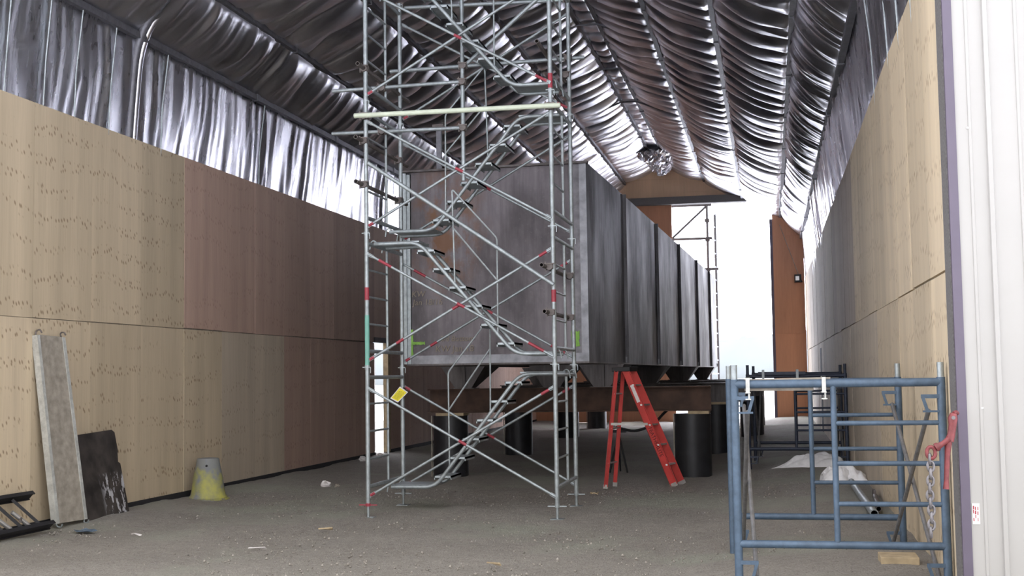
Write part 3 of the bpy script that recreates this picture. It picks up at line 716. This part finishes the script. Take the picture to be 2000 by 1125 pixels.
# yellow inspection tag hung on the lower brace
def card():
    t = thing('scaffold_tag', 'yellow scaffold tag with white border hung on the tower brace', 'tag', (-4.71, 15.56, 1.42))
    P_ = [(-4.839, 15.6, 1.375), (-4.736, 15.6, 1.321), (-4.597, 15.6, 1.452), (-4.707, 15.6, 1.526)]
    MB().prism(P_, (0, .004, 0)).build('card', MT['white_label'], t)
    c = sum((Vector(p) for p in P_), Vector())/4
    Q = [c+(Vector(p)-c)*.86-Vector((0, .002, 0)) for p in P_]
    MB().prism(Q, (0, .003, 0)).build('yellow_face', MT['yellow'], t)
    mb = MB(); ux = (Q[2]-Q[1]); uy = (Q[0]-Q[1]); rg = random.Random(4)
    for r_ in (.2, .34, .5, .68, .82):
        s_ = .10
        while s_ < .86:
            w = rg.uniform(.03, .10); a = Q[1]+ux*s_+uy*(r_+rg.uniform(-.04, .04)); b_ = Q[1]+ux*min(s_+w, .9)+uy*(r_+rg.uniform(-.05, .05))
            o_ = Vector((0, -.002, 0)); mb.bar(a+o_, b_+o_, .003, .004, (0, 1, 0)); s_ += w+rg.uniform(.02, .07)
    mb.build('scribble', MT['scribble'], t)
    MB().tube([(-4.66, 15.6, 1.51), (-4.655, 15.66, 1.50)], .006, 6).build('tie', MT['black'], t)
card()
# dark post standing on the tank
t = thing('steel_post', 'dark steel post standing on top of the tank', 'post', (-4.72, 17.75, TZ1))
MB().box((-4.755, 17.72, TZ1-.028), (-4.685, 17.79, 5.32)).build('post', MT['purlin'], t)
MB().box((-4.80, 17.67, 5.32), (-4.64, 17.83, 5.37)).build('cap', MT['galv_dark'], t)

# ------------------------------------------------------------------ blue scaffold sets
def blue_frame(root, y, xl, xr, zb, zt, zpin, fz, mats, flip=False, rails=True):
    m_, pin_ = mats
    mb = MB(); mb.tube([(xl, y, zt), (xr, y, zt)], .030, 12); mb.tube([(xl, y, zb), (xr, y, zb)], .028, 12); xi = xl+(xr-xl)*.485; mb.tube([(xi, y, zb), (xi, y, zt)], .022, 10)
    fr_ = mb.build('end_frame', m_, root, smooth=True)
    for x in (xl, xr):
        f_ = gz(x, y)+fz
        m2 = MB(); m2.tube([(x, y, f_), (x, y, zt+.035)], .030, 12); m2.cur = 1; m2.tube([(x, y, zt+.035), (x, y, zpin)], .024, 12)
        m2.build('post', [m_, pin_], fr_, smooth=True)
    for q in range(3):
        z = zt+(zb-zt)*(q+1)*.249
        MB().tube([(xi, y, z), (xr, y, z)], .018, 10).build('rung', m_, fr_, smooth=True)
    for x, sg in ((xl, 1), (xr, -1)):
        for z in (zt-.10, zb-.13):
            m2 = MB(); m2.bar((x, y-.02, z), (x+sg*.14, y-.02, z), .012, .028); m2.bar((x+sg*.13, y-.02, z), (x+sg*.10, y-.02, z-.10), .010, .022); m2.bar((x+sg*.02, y-.02, z-.105), (x+sg*.13, y-.02, z-.105), .012, .014)
            m2.build('brace_lock', m_, fr_)
def blue_set(name, label, ya, yb, A, B, mats, za, zb_, fz):
    t = thing(name, label, 'scaffold', ((A[0]+A[1])/2, (ya+yb)/2, 0))
    blue_frame(t, ya, A[0], A[1], za[0], za[1], za[2], fz, mats)
    blue_frame(t, yb, B[0], B[1], zb_[0], zb_[1], zb_[2], fz, mats)
    for xa, xb in ((A[0]+.09, B[0]+.09), (A[1]-.09, B[1]-.09)):
        mb = MB()
        for z0, z1, o_ in ((za[1]-.2, zb_[0]-.23, 0), (za[0]-.23, zb_[1]-.2, .035)):
            mb.tube([(xa+o_, ya, z0), (xb+o_, yb, z1)], .017, 8)
        mb.build('cross_brace', MT['grey_brace'], t, smooth=True)
    return t
S = 9.25
nb = blue_set('mason_scaffold', 'blue tube scaffold set in the doorway beside the white wall', 9.25, 11.28, (-.262, 1.172), (-.365, 1.075), (MT['blue'], MT['galv']), (.415, 1.560, 1.70), (.385, 1.555, 1.705), .0)
mb = MB(); mb.bar((-.19, 9.32, 1.570), (.42, 9.32, 1.580), .06, .05); mb.bar((-.19, 9.32, 1.530), (.30, 9.32, 1.530), .06, .04)
tag(mb.build('wood_strip', MT['greywood']), 'grey timber strip clipped along the blue scaffold top bar', 'board')
for x in (-.165, .37):
    mb = MB(); mb.box((x-.014, 9.208, 1.50), (x+.014, 9.214, 1.612)); mb.box((x-.014, 9.208, 1.606), (x+.014, 9.36, 1.612)); mb.box((x-.018, 9.205, 1.495), (x+.018, 9.36, 1.502)); mb.tube([(x+.008, 9.22, 1.455), (x+.008, 9.22, 1.50)], .007, 8); mb.box((x-.018, 9.205, 1.448), (x+.022, 9.24, 1.456))
    mb.build('clip', MT['galv_light'], nb)
fb = blue_set('mason_scaffold', 'dark blue scaffold set by the right wall near the far opening', 20.8, 22.6, (-.37, 1.17), (-.30, 1.19), (MT['blue_dark'], MT['blue_dark']), (.40, 1.573, 1.76), (.40, 1.60, 1.75), -.0)
gtube_ = MB(); gtube_.bar((-.2, 20.75, 1.62), (.55, 20.75, 1.62), .05, .05); gtube_.build('bearer_sleeve', MT['blue_dark'], fb)
for x in (-.12, .42): MB().box((x-.02, 20.70, 1.50), (x+.02, 20.84, 1.68)).build('clip', MT['galv'], fb)

# red load binder with chain hanging from the jamb
t = thing('load_binder', 'red lever load binder hanging at the doorway jamb', 'tool', (1.1, 8.3, 1.2))
YB_ = 8.28
mb = MB(); mb.tube([(1.118, YB_, 1.372), (1.112, YB_, 1.34), (1.110, YB_, 1.30), (1.100, YB_, 1.24), (1.086, YB_, 1.20)], [.020, .030, .024, .024, .028], 12)
mb.tube([(1.084, YB_, 1.215), (1.072, YB_, 1.12), (1.060, YB_, .95), (1.056, YB_, .90)], [.024, .017, .015, .019], 12)
mb.build('lever', MT['red_tool'], t, smooth=True)
mb = MB(); mb.tube([(1.085, YB_-.02, 1.215), (1.045, YB_-.02, 1.185), (1.012, YB_-.02, 1.165)], [.018, .016, .022], 10)
mb.tube([(1.018, YB_-.02, 1.168), (1.000, YB_-.02, 1.158)], .027, 12)
mb.build('yoke', MT['red_tool'], t, smooth=True)
def torus_pts(c, rx, rz, ax, n=16): return [Vector(c)+Vector((math.cos(2*math.pi*i/n)*rx*ax[0], math.cos(2*math.pi*i/n)*rx*ax[1], math.sin(2*math.pi*i/n)*rz)) for i in range(n+1)]
MB().tube(torus_pts((.972, YB_-.02, 1.128), .026, .036, (1, 0)), .012, 8, False).build('grab_hook', MT['red_tool'], t, smooth=True)
MB().tube([(1.112, YB_-.035, 1.345), (1.112, YB_+.035, 1.345)], .012, 10).build('pin', MT['chainsteel'], t)
MB().tube([(1.118, YB_, 1.372), (1.135, YB_+.02, 1.38), (1.15, YB_+.06, 1.37)], .012, 8).build('top_hook', MT['red_tool'], t, smooth=True)
t = thing('chain', 'short steel chain hanging from the red load binder', 'chain', (.965, YB_-.02, 1.0))
for k in range(11):
    z = 1.088-k*.0455; c = (.964-.0008*k+.004*math.sin(k), YB_-.02, z)
    MB().tube(torus_pts(c, 0.019, .032, (1, .25) if k % 2 else (.25, 1), 14), .009, 8, False).build('link', MT['chainsteel'], t, smooth=True)

# ------------------------------------------------------------------ red stepladder
def ladder():
    root = thing('stepladder', 'red stepladder standing open beside the tank corner', 'ladder', (-1.9, 18.3, 0))
    # front (step) side faces +x,-y ; hinged at the top
    bl, br = Vector((-1.425, 18.38, 0)), Vector((-1.335, 18.77, 0))         # climbing side feet
    cl, cr_ = Vector((-2.375, 18.03, 0)), Vector((-2.285, 18.43, 0))       # rear side feet
    T = [Vector((-2.075, 18.20, 1.70)), Vector((-2.00, 18.48, 1.70))]      # front rails' top
    U = [Vector((-2.205, 18.16, 1.69)), Vector((-2.13, 18.44, 1.69))]
    for x in (bl, br, cl, cr_): x.z = gz(x.x, x.y)+.03
    dirf = Vector((.93, .36, 0))
    def chan(a, b_, w, d):
        mb = MB(); n_ = (b_-a).normalized(); upv = dirf.cross(n_).normalized(); fw_ = n_.cross(upv).normalized()
        mb.bar(a, b_, .008, w, fw_)
        for s_ in (-1, 1): mb.bar(a+fw_*s_*(w/2-.004)+upv*d/2, b_+fw_*s_*(w/2-.004)+upv*d/2, d, .008, fw_)
        return mb
    rails = []
    for k, (a, b_) in enumerate(((bl, T[0]), (br, T[1]))):
        o = chan(a, b_, .105, .03 if k == 0 else -.03).build('front_rail', MT['red_ladder'], root); rails.append(o)
        MB().bar(a-(b_-a).normalized()*.028, a+(b_-a).normalized()*.03, .03, .112, dirf).build('foot', MT['alu'], o)
    for k, (a, b_) in enumerate(((cl, U[0]), (cr_, U[1]))):
        o = chan(a, b_, .055, .03 if k == 0 else -.03).build('rear_rail', MT['red_ladder'], root)
        MB().bar(a-(b_-a).normalized()*.028, a+(b_-a).normalized()*.03, .03, .06, dirf).build('foot', MT['alu'], o)
    c = (T[0]+T[1]+U[0]+U[1])/4; mb = MB()
    mb.hexa([p+Vector((0, 0, dz)) for dz in (-.015, .05) for p in (U[0]+Vector((-.06, -.03, 0)), T[0]+Vector((.07, -.02, 0)), T[1]+Vector((.08, .04, 0)), U[1]+Vector((-.05, .04, 0)))])
    mb.build('top_cap', MT['black'], root, bevel=.008)
    for k in range(1, 6):
        f_ = k/5.75; a, b_ = lerp(bl, T[0], f_), lerp(br, T[1], f_)
        MB().bar(a, b_, .075, .022).build('step', MT['alu'], root)
    for k in (.2, .5, .8): MB().tube([lerp(cl, U[0], k), lerp(cr_, U[1], k)], .012, 8).build('rear_brace', MT['alu'], root)
    for a, b_ in ((lerp(bl, T[0], .53), lerp(cl, U[0], .54)), (lerp(br, T[1], .53), lerp(cr_, U[1], .54))):
        mb = MB(); o_ = Vector((.0, -.03, 0)) if a.y < 18.35 else Vector((0, .03, 0)); mb.bar(a+o_, b_+o_, .010, .035)
        mb.bar((a+b_)/2+o_*1.3-Vector((.05, .015, .0)), (a+b_)/2+o_*1.3+Vector((.05, .015, 0)), .012, .04)
        mb.build('spreader', MT['alu'], root)
    # labels and lettering on the near front rail
    n_ = (T[0]-bl).normalized(); upv = dirf.cross(n_).normalized(); fwv = n_.cross(upv).normalized()
    outw = -upv if upv.y > 0 else upv
    if outw.y > 0: outw = -outw
    def at(f_, s_=0): return lerp(bl, T[0], f_)+fwv*s_
    mb = MB(); a, b_ = at(.72), at(.87); mb.bar(a+outw*.006, b_+outw*.006, .002, .05, fwv)
    tag(mb.build('warning_label', MT['white_label'], rails[0]), 'white label')
    yv = n_.cross(outw).normalized(); xv = -n_; yv = outw.cross(xv).normalized()
    m4 = Matrix((xv, yv, outw)).transposed().to_4x4(); m4.translation = at(.50)+outw*.0058-yv*.022
    text_mesh('lettering', 'FEATHERLITE', .078, MT['ink'], rails[0], m4)
    b2 = (T[1]-br).normalized()
    mb = MB(); mb.bar(lerp(br, T[1], .70)-upv*.036, lerp(br, T[1], .84)-upv*.036, .002, .05, fwv); mb.build('warning_label', MT['white_label'], rails[1])
ladder()

# ------------------------------------------------------------------ things leaning on the left wall
def plank():
    root = thing('scaffold_deck', 'long grey plywood scaffold deck with aluminium rails leaning on the left wall', 'scaffold deck', (-7.75, 13.35, .06))
    b0, b1 = Vector((-7.70, 12.56, .10)), Vector((-7.64, 13.00, .095)); t0, t1 = Vector((-7.905, 12.46, 2.17)), Vector((-7.87, 12.88, 2.155))
    n_ = (b1-b0).cross(t0-b0).normalized()
    if n_.x < 0: n_ = -n_
    ax = (t0-b0).normalized()
    MB().hexa([b0, b1, b1-n_*.015, b0-n_*.015, t0, t1, t1-n_*.015, t0-n_*.015]).build('deck_board', MT['greywood'], root)
    for a, b_ in ((b0, t0), (b1, t1)):
        sd = (b0-b1).normalized() if a == b0 else (b1-b0).normalized()
        mb = MB(); mb.hexa([a-sd*.01+n_*.01, a+sd*.035+n_*.01, a+sd*.035-n_*.07, a-sd*.01-n_*.07, b_-sd*.01+n_*.01, b_+sd*.035+n_*.01, b_+sd*.035-n_*.07, b_-sd*.01-n_*.07])
        rl = mb.build('side_rail', MT['galv_light'], root)
        MB().tube(arcpts([b_+sd*.015-n_*.03, b_+ax*.05-n_*.03, b_+ax*.06+n_*.025, b_+ax*.02+n_*.045], .03), .009, 8).build('hook', MT['galv_dark'], rl, smooth=True)
        MB().tube(arcpts([a+sd*.015-n_*.02, a-ax*.035-n_*.02, a-ax*.045+n_*.03, a-ax*.01+n_*.05], .03), .009, 8).build('hook', MT['galv'], rl, smooth=True)
    mb = MB(); mb.bar(t0-ax*.02-n_*.03, t1-ax*.02-n_*.03, .05, .05); mb.build('end_bar', MT['galv'], root)
plank()
def dark_sheet():
    m = Mat('dirty_black_sheet', (.035, .03, .03), .6)
    f = m.ramp(m.noise((1, 1.6, .7), 7, 5, .7), [(.53, 0.0), (.56, 1.0)])
    lowz = m.n.new('ShaderNodeSeparateXYZ'); m.l.new(m.co, lowz.inputs[0])
    band = m.ramp(lowz.outputs['Z'], [(.08, 1.0), (.44, 1.0), (.52, 0.0)]); yb = m.ramp(lowz.outputs['Y'], [(.10, 0.0), (.26, 1.0)])
    k = m.math('MULTIPLY', m.math('MULTIPLY', f, band), yb)
    m.color(m.mix(m.ramp(m.noise(sc=4), [(.35, (.018, .015, .015)), (.65, (.065, .055, .05))]), (.45, .45, .48), k))
    root = thing('metal_sheet', 'dark sheet with white peeling patches leaning beside the scaffold deck', 'sheet', (-7.7, 13.4, .05))
    n = 9; b0, b1, t0, t1 = Vector((-7.66, 13.05, .05)), Vector((-7.66, 14.05, .04)), Vector((-7.90, 13.20, 1.03)), Vector((-7.90, 14.09, 1.055))
    poly = [b0, lerp(b0, b1, .5)+Vector((0, 0, -.005)), b1, lerp(b1, t1, .60), lerp(b1, t1, .62)-Vector((0, .045, 0)), lerp(b1, t1, .72)-Vector((0, .02, 0)), lerp(b1, t1, .74), lerp(b1, t1, .97), t1-Vector((0, .06, -.004)), t0]
    MB().prism(poly, (-.012, 0, -.003)).build('sheet', m.m, root)
dark_sheet()
def cone():
    m = Mat('dirty_yellow_cone', (.5, .5, .1), .75)
    f = m.noise((1, 1, .8), 5.5, 4, .6); c = m.ramp(f, [(.38, (.20, .21, .23)), (.48, (.30, .30, .14)), (.70, (.44, .42, .10))])
    z_ = m.n.new('ShaderNodeSeparateXYZ'); m.l.new(m.co, z_.inputs[0])
    c = m.mix(c, (.20, .21, .23), m.ramp(m.math('ADD', z_.outputs['Z'], m.math('MULTIPLY', m.noise(sc=7), .35)), [(.52, 0.0), (.6, .9)]))
    m.color(c); m.bump(m.noise(sc=14), .4, .02)
    root = thing('traffic_cone', 'cut-off dirty yellow cone against the left wall', 'cone', (-7.60, 16.08, .03))
    MB().lathe((-7.60, 16.08, .03), [(.26, 0), (.262, .02), (.236, .05), (.225, .10), (.195, .30), (.165, .44), (.152, .53), (.140, .545), (.10, .55)], 28).build('body', m.m, root, smooth=True)
    MB().lathe((-7.60, 16.08, .01), [(.29, 0), (.295, .018), (.25, .03)], 28).build('base_rim', m.m, root, smooth=True)
    MB().tube([(-7.555, 15.945, .485), (-7.546, 15.915, .48)], .016, 12).build('hole', MT['black'], root)
cone()
def black_ladder():
    root = thing('black_ladder', 'black ladder lying on edge against the left wall', 'ladder', (-7.8, 11.6, .05))
    # lower rail on the ground out from the wall, upper rail leaning on the wall
    lo0, lo1 = Vector((-7.62, 10.0, .12)), Vector((-7.62, 12.30, .12)); up0, up1 = Vector((-7.90, 9.7, .44)), Vector((-7.87, 12.30, .43))
    for a, b_ in ((lo0, lo1), (up0, up1)):
        mb = MB(); n_ = Vector((.7, 0, .7)); mb.bar(a, b_, .02, .085, n_); mb.bar(a+n_*.045, b_+n_*.045, .045, .012, n_); mb.bar(a-n_*.045, b_-n_*.045, .045, .012, n_)
        mb.build('rail', MT['black'], root)
    for y0, y1 in ((11.95, 12.12), (11.63, 11.80), (11.3, 11.47), (10.98, 11.15)):
        a = Vector((-7.87, y0, .42)); b_ = Vector((-7.63, y1, .13)); MB().bar(a, b_, .075, .03).build('rung', MT['black'], root)
    for y0, y1 in ((11.75, 11.92), (11.42, 11.6)):
        MB().tube([(-7.74, y0, .31), (-7.63, y1, .14)], .022, 10).build('tie_rod', MT['alu'], root, smooth=True)
    MB().tube([(-7.69, 11.84, .24), (-7.62, 11.72, .22)], .014, 8).build('latch', MT['galv_dark'], root)
black_ladder()

# ------------------------------------------------------------------ sacks, pipe, blocks, litter
def sack(label, cx, cy, lx, ly, h, rot, seed, tail=0):
    n, m_ = 56, 30; rg = seed; V = []
    for i in range(n+1):
        u = i/n*2-1
        for j in range(m_+1):
            v = j/m_*2-1
            w = 1.0
            if tail: w = .18+.82*float(sstep(-.75, .15, u))
            ends = max(0, 1-abs(u)**6)**.45*max(0, 1-abs(v)**3)**.6
            lump = .55+.55*float(vnoise(u*2.6+rg, v*1.3+rg*2))+.30*float(vnoise(u*6+rg*3, v*3+rg))
            cre = 1-abs(2*float(vnoise(u*4+v*2.5+rg, v*3-u*2+rg))-1)
            z = h*ends*w*lump-.05*ends*w*cre**3
            x = u*lx+.03*float(vnoise(v*4, rg+u))*(abs(u) > .9); y = v*ly*w*(.85+.3*float(vnoise(u*3+rg, rg)))
            c, s_ = math.cos(rot), math.sin(rot); X, Y = cx+c*x-s_*y, cy+s_*x+c*y
            V.append((X, Y, gz(X, Y)-.015+z))
    k = m_+1; f = [(i*k+j, (i+1)*k+j, (i+1)*k+j+1, i*k+j+1) for i in range(n) for j in range(m_)]
    o = MB().add(V, f).build('sack', MT['sack'], None, smooth=True)
    tag(o, label, 'sack')
    return o
sack('long white sack lying on the dirt, twisted tail to one side', .44, 20.4, .62, .30, .20, R(10), 1.7, 1)
sack('short white sack lying behind the loose pipes', .90, 17.4, .29, .30, .22, R(5), 4.2)
tag(MB().prism([(.90, 20.90, .15), (1.06, 20.94, .15), (1.08, 20.94, .44)], (0, .05, 0)).build('plastic_scrap', MT['black']), 'black pointed scrap sticking up behind the long white sack', 'scrap')
t = thing('steel_pipe', 'loose steel pipe on the dirt with its open end to the doorway', 'pipe', (1.0, 15, .2))
MB().pipe((.97, 16.6, .235), (.985, 13.2, .205), .042, .034, 18).build('pipe', MT['galv'], t, smooth=True)
t = thing('steel_pipe', 'second loose pipe crossing beside the open-ended pipe', 'pipe', (1.05, 14, .2))
MB().pipe((1.06, 13.6, .21), (1.14, 15.1, .2), .03, .024, 16).build('pipe', MT['galv_dark'], t, smooth=True)
MB().box((1.125, 15.1, .17), (1.155, 15.3, .26)).build('plate', MT['galv_dark'], t)
tag(MB().box((.78, 9.95, .13), (1.06, 10.25, .235)).build('wood_block', MT['wood'], bevel=.006), 'squared wood block on the dirt below the blue scaffold', 'block')
def litter(name, label, cat, x, y, mat, pts, th=.006):
    z = gz(x, y)+.008
    tag(MB().prism([(x+a, y+b_, z+.012*math.sin(i*2.1)+.012) for i, (a, b_) in enumerate(pts)], (0, 0, th)).build(name, MT[mat]), label, cat)
rgl = random.Random(11)
def blob(r_, sx_=1, n=9): return [(math.cos(i*6.28/n)*r_*sx_*rgl.uniform(.6, 1.2), math.sin(i*6.28/n)*r_*rgl.uniform(.6, 1.2)) for i in range(n)]
def crumple(name, label, cat, x, y, mat, r_):
    n, k = 10, 7; V = []; rg = random.Random(int(x*100)); z0 = gz(x, y)
    for j in range(k):
        th = math.pi*j/(k-1)
        for i in range(n):
            ph = 2*math.pi*i/n; q = r_*rg.uniform(.6, 1.2); V.append((x+q*math.sin(th)*math.cos(ph), y+q*math.sin(th)*math.sin(ph), z0+.5*r_+q*.7*math.cos(th)))
    f = [(j*n+i, j*n+(i+1) % n, (j+1)*n+(i+1) % n, (j+1)*n+i) for j in range(k-1) for i in range(n)]
    tag(MB().add(V, f).build(name, MT[mat]), label, cat)
crumple('paper_scrap', 'crumpled pale paper on the dirt left of the scaffold tower', 'litter', -6.62, 18.05, 'white_label', .085)
crumple('paper_scrap', 'small pale crumpled scrap beside the larger crumpled paper', 'litter', -6.42, 18.0, 'greywood', .05)
crumple('paper_scrap', 'crumpled white scrap at the foot of the left wall before the door', 'litter', -7.66, 22.9, 'white_label', .08)
crumple('paper_scrap', 'crumpled white scrap at the foot of the left wall nearest the door', 'litter', -7.66, 24.0, 'white_label', .07)
litter('wood_chip', 'pale wood chip near the foot of the stepladder', 'litter', -2.41, 17.1, 'wood', blob(.06, 1.1), .012)
litter('wood_chip', 'thin pale wood offcut before the scaffold tower', 'litter', -4.76, 12.95, 'wood', [(-.07, -.02), (.08, .01), (.075, .035), (-.075, .01)], .014)
litter('wood_chip', 'thin stick lying in the dirt nearest the camera', 'litter', -2.40, 10.7, 'wood', [(-.07, .05), (.07, -.05), (.078, -.035), (-.062, .065)], .012)
litter('plastic_strip', 'white plastic strip on the dirt', 'litter', -4.91, 11.46, 'white_label', [(-.08, -.02), (.09, -.01), (.09, .02), (-.08, .02)])
litter('plastic_strip', 'pale plastic scrap by the dark leaning sheet', 'litter', -6.65, 12.3, 'white_label', [(-.07, .05), (.0, .0), (.08, -.03), (.085, .0), (0, .035)])
litter('plastic_scrap', 'blue plastic scrap below the scaffold deck', 'litter', -7.25, 12.35, 'blue_scrap', blob(.10, 1.4, 12))

# ------------------------------------------------------------------ far end: work light, outside scaffold, trees
t = thing('work_light', 'small dark box fixed high on the far plywood panel', 'light', (.98, Y1-.08, 4.72))
MB().box((.87, Y1-.14, 4.60), (1.09, Y1-.02, 4.86)).build('housing', MT['black'], t)
MB().box((.90, Y1-.15, 4.66), (1.02, Y1-.14, 4.80)).build('lens', MT['alu'], t)
MB().tube([(1.05, Y1-.08, 4.72), (1.12, Y1-.1, 4.60)], .02, 6).build('bracket', MT['black'], t)
tag(MB().tube([(.43, Y1-.05, 6.55), (.75, Y1-.06, 5.6), (1.0, Y1-.06, 4.86)], .012, 6).build('cable', MT['greywood']), 'thin slack cable down to the dark box on the far panel', 'cable')

def far_scaffold():
    root = thing('scaffold_tower', 'dark scaffold tower standing outside beyond the far opening', 'scaffold', (-2.6, 46.5, -.1))
    ys_ = (46.0, 47.5)
    for x in (-2.12, -4.2):
        for y in ys_:
            MB().tube([(x+(.22 if y > 47 and x > -3 else 0), y, -.12), (x+(.22 if y > 47 and x > -3 else 0), y, 7.85 if y < 47 else 7.6)], .05, 8).build('post', MT['black_steel'], root)
    z = .6
    while z < 7.6:
        MB().tube([(-2.12, 46, z), (-1.9, 47.5, z)], .032, 6).build('rung', MT['black_steel'], root); z += .5
    for z in (1.3, 5.42, 6.55, 7.78):
        MB().tube([(-4.2, 46, z), (-1.95 if z != 5.42 else -1.75, 46, z)], .05, 8).build('ledger', MT['black_steel'], root)
    for p, q in (((-3.45, 46, 6.55), (-2.12, 46, 7.75)), ((-3.6, 46, .2), (-2.1, 46, 1.3)), ((-4.2, 46, 1.4), (-2.12, 46, 3.0))):
        MB().tube([p, q], .042, 8).build('diagonal_brace', MT['black_steel'], root)
    for z in (5.4, 6.5, 7.2): MB().box((-2.2, 45.93, z-.06), (-2.04, 46.07, z+.06)).build('coupler', MT['black_steel'], root)
far_scaffold()
def treeline():
    mb = MB(); rg = random.Random(2); x = -90
    top = []
    while x < 130:
        top.append((x, 260, 8.6+1.1*rg.random()+.8*math.sin(x*.06))); x += rg.uniform(.8, 2.2)
    poly = [(-90, 260, -.3)]+top+[(130, 260, -.3)]
    mb.prism(poly[::-1], (0, 12, 0))
    tag(mb.build('treeline', MT['trees']), 'hazy distant line of trees beyond the snow', 'trees', kind='stuff')
treeline()
t = thing('snow_bank', 'low snow bank outside the far opening', 'snow bank', (1, 70, -.12))
n = 40; mb = MB(); V = []
for i in range(n+1):
    for j in range(9):
        u, v = i/n, j/8; V.append((-14+32*u, 68+7*v, -.14+(.9+.7*float(vnoise(u*9, v*2+3)))*math.sin(math.pi*v)*(math.sin(math.pi*u)**.4 if 0 < u < 1 else 0)))
mb.add(V, [(i*9+j, (i+1)*9+j, (i+1)*9+j+1, i*9+j+1) for i in range(n) for j in range(8)]).build('bank', MT['snow'], t, smooth=True)
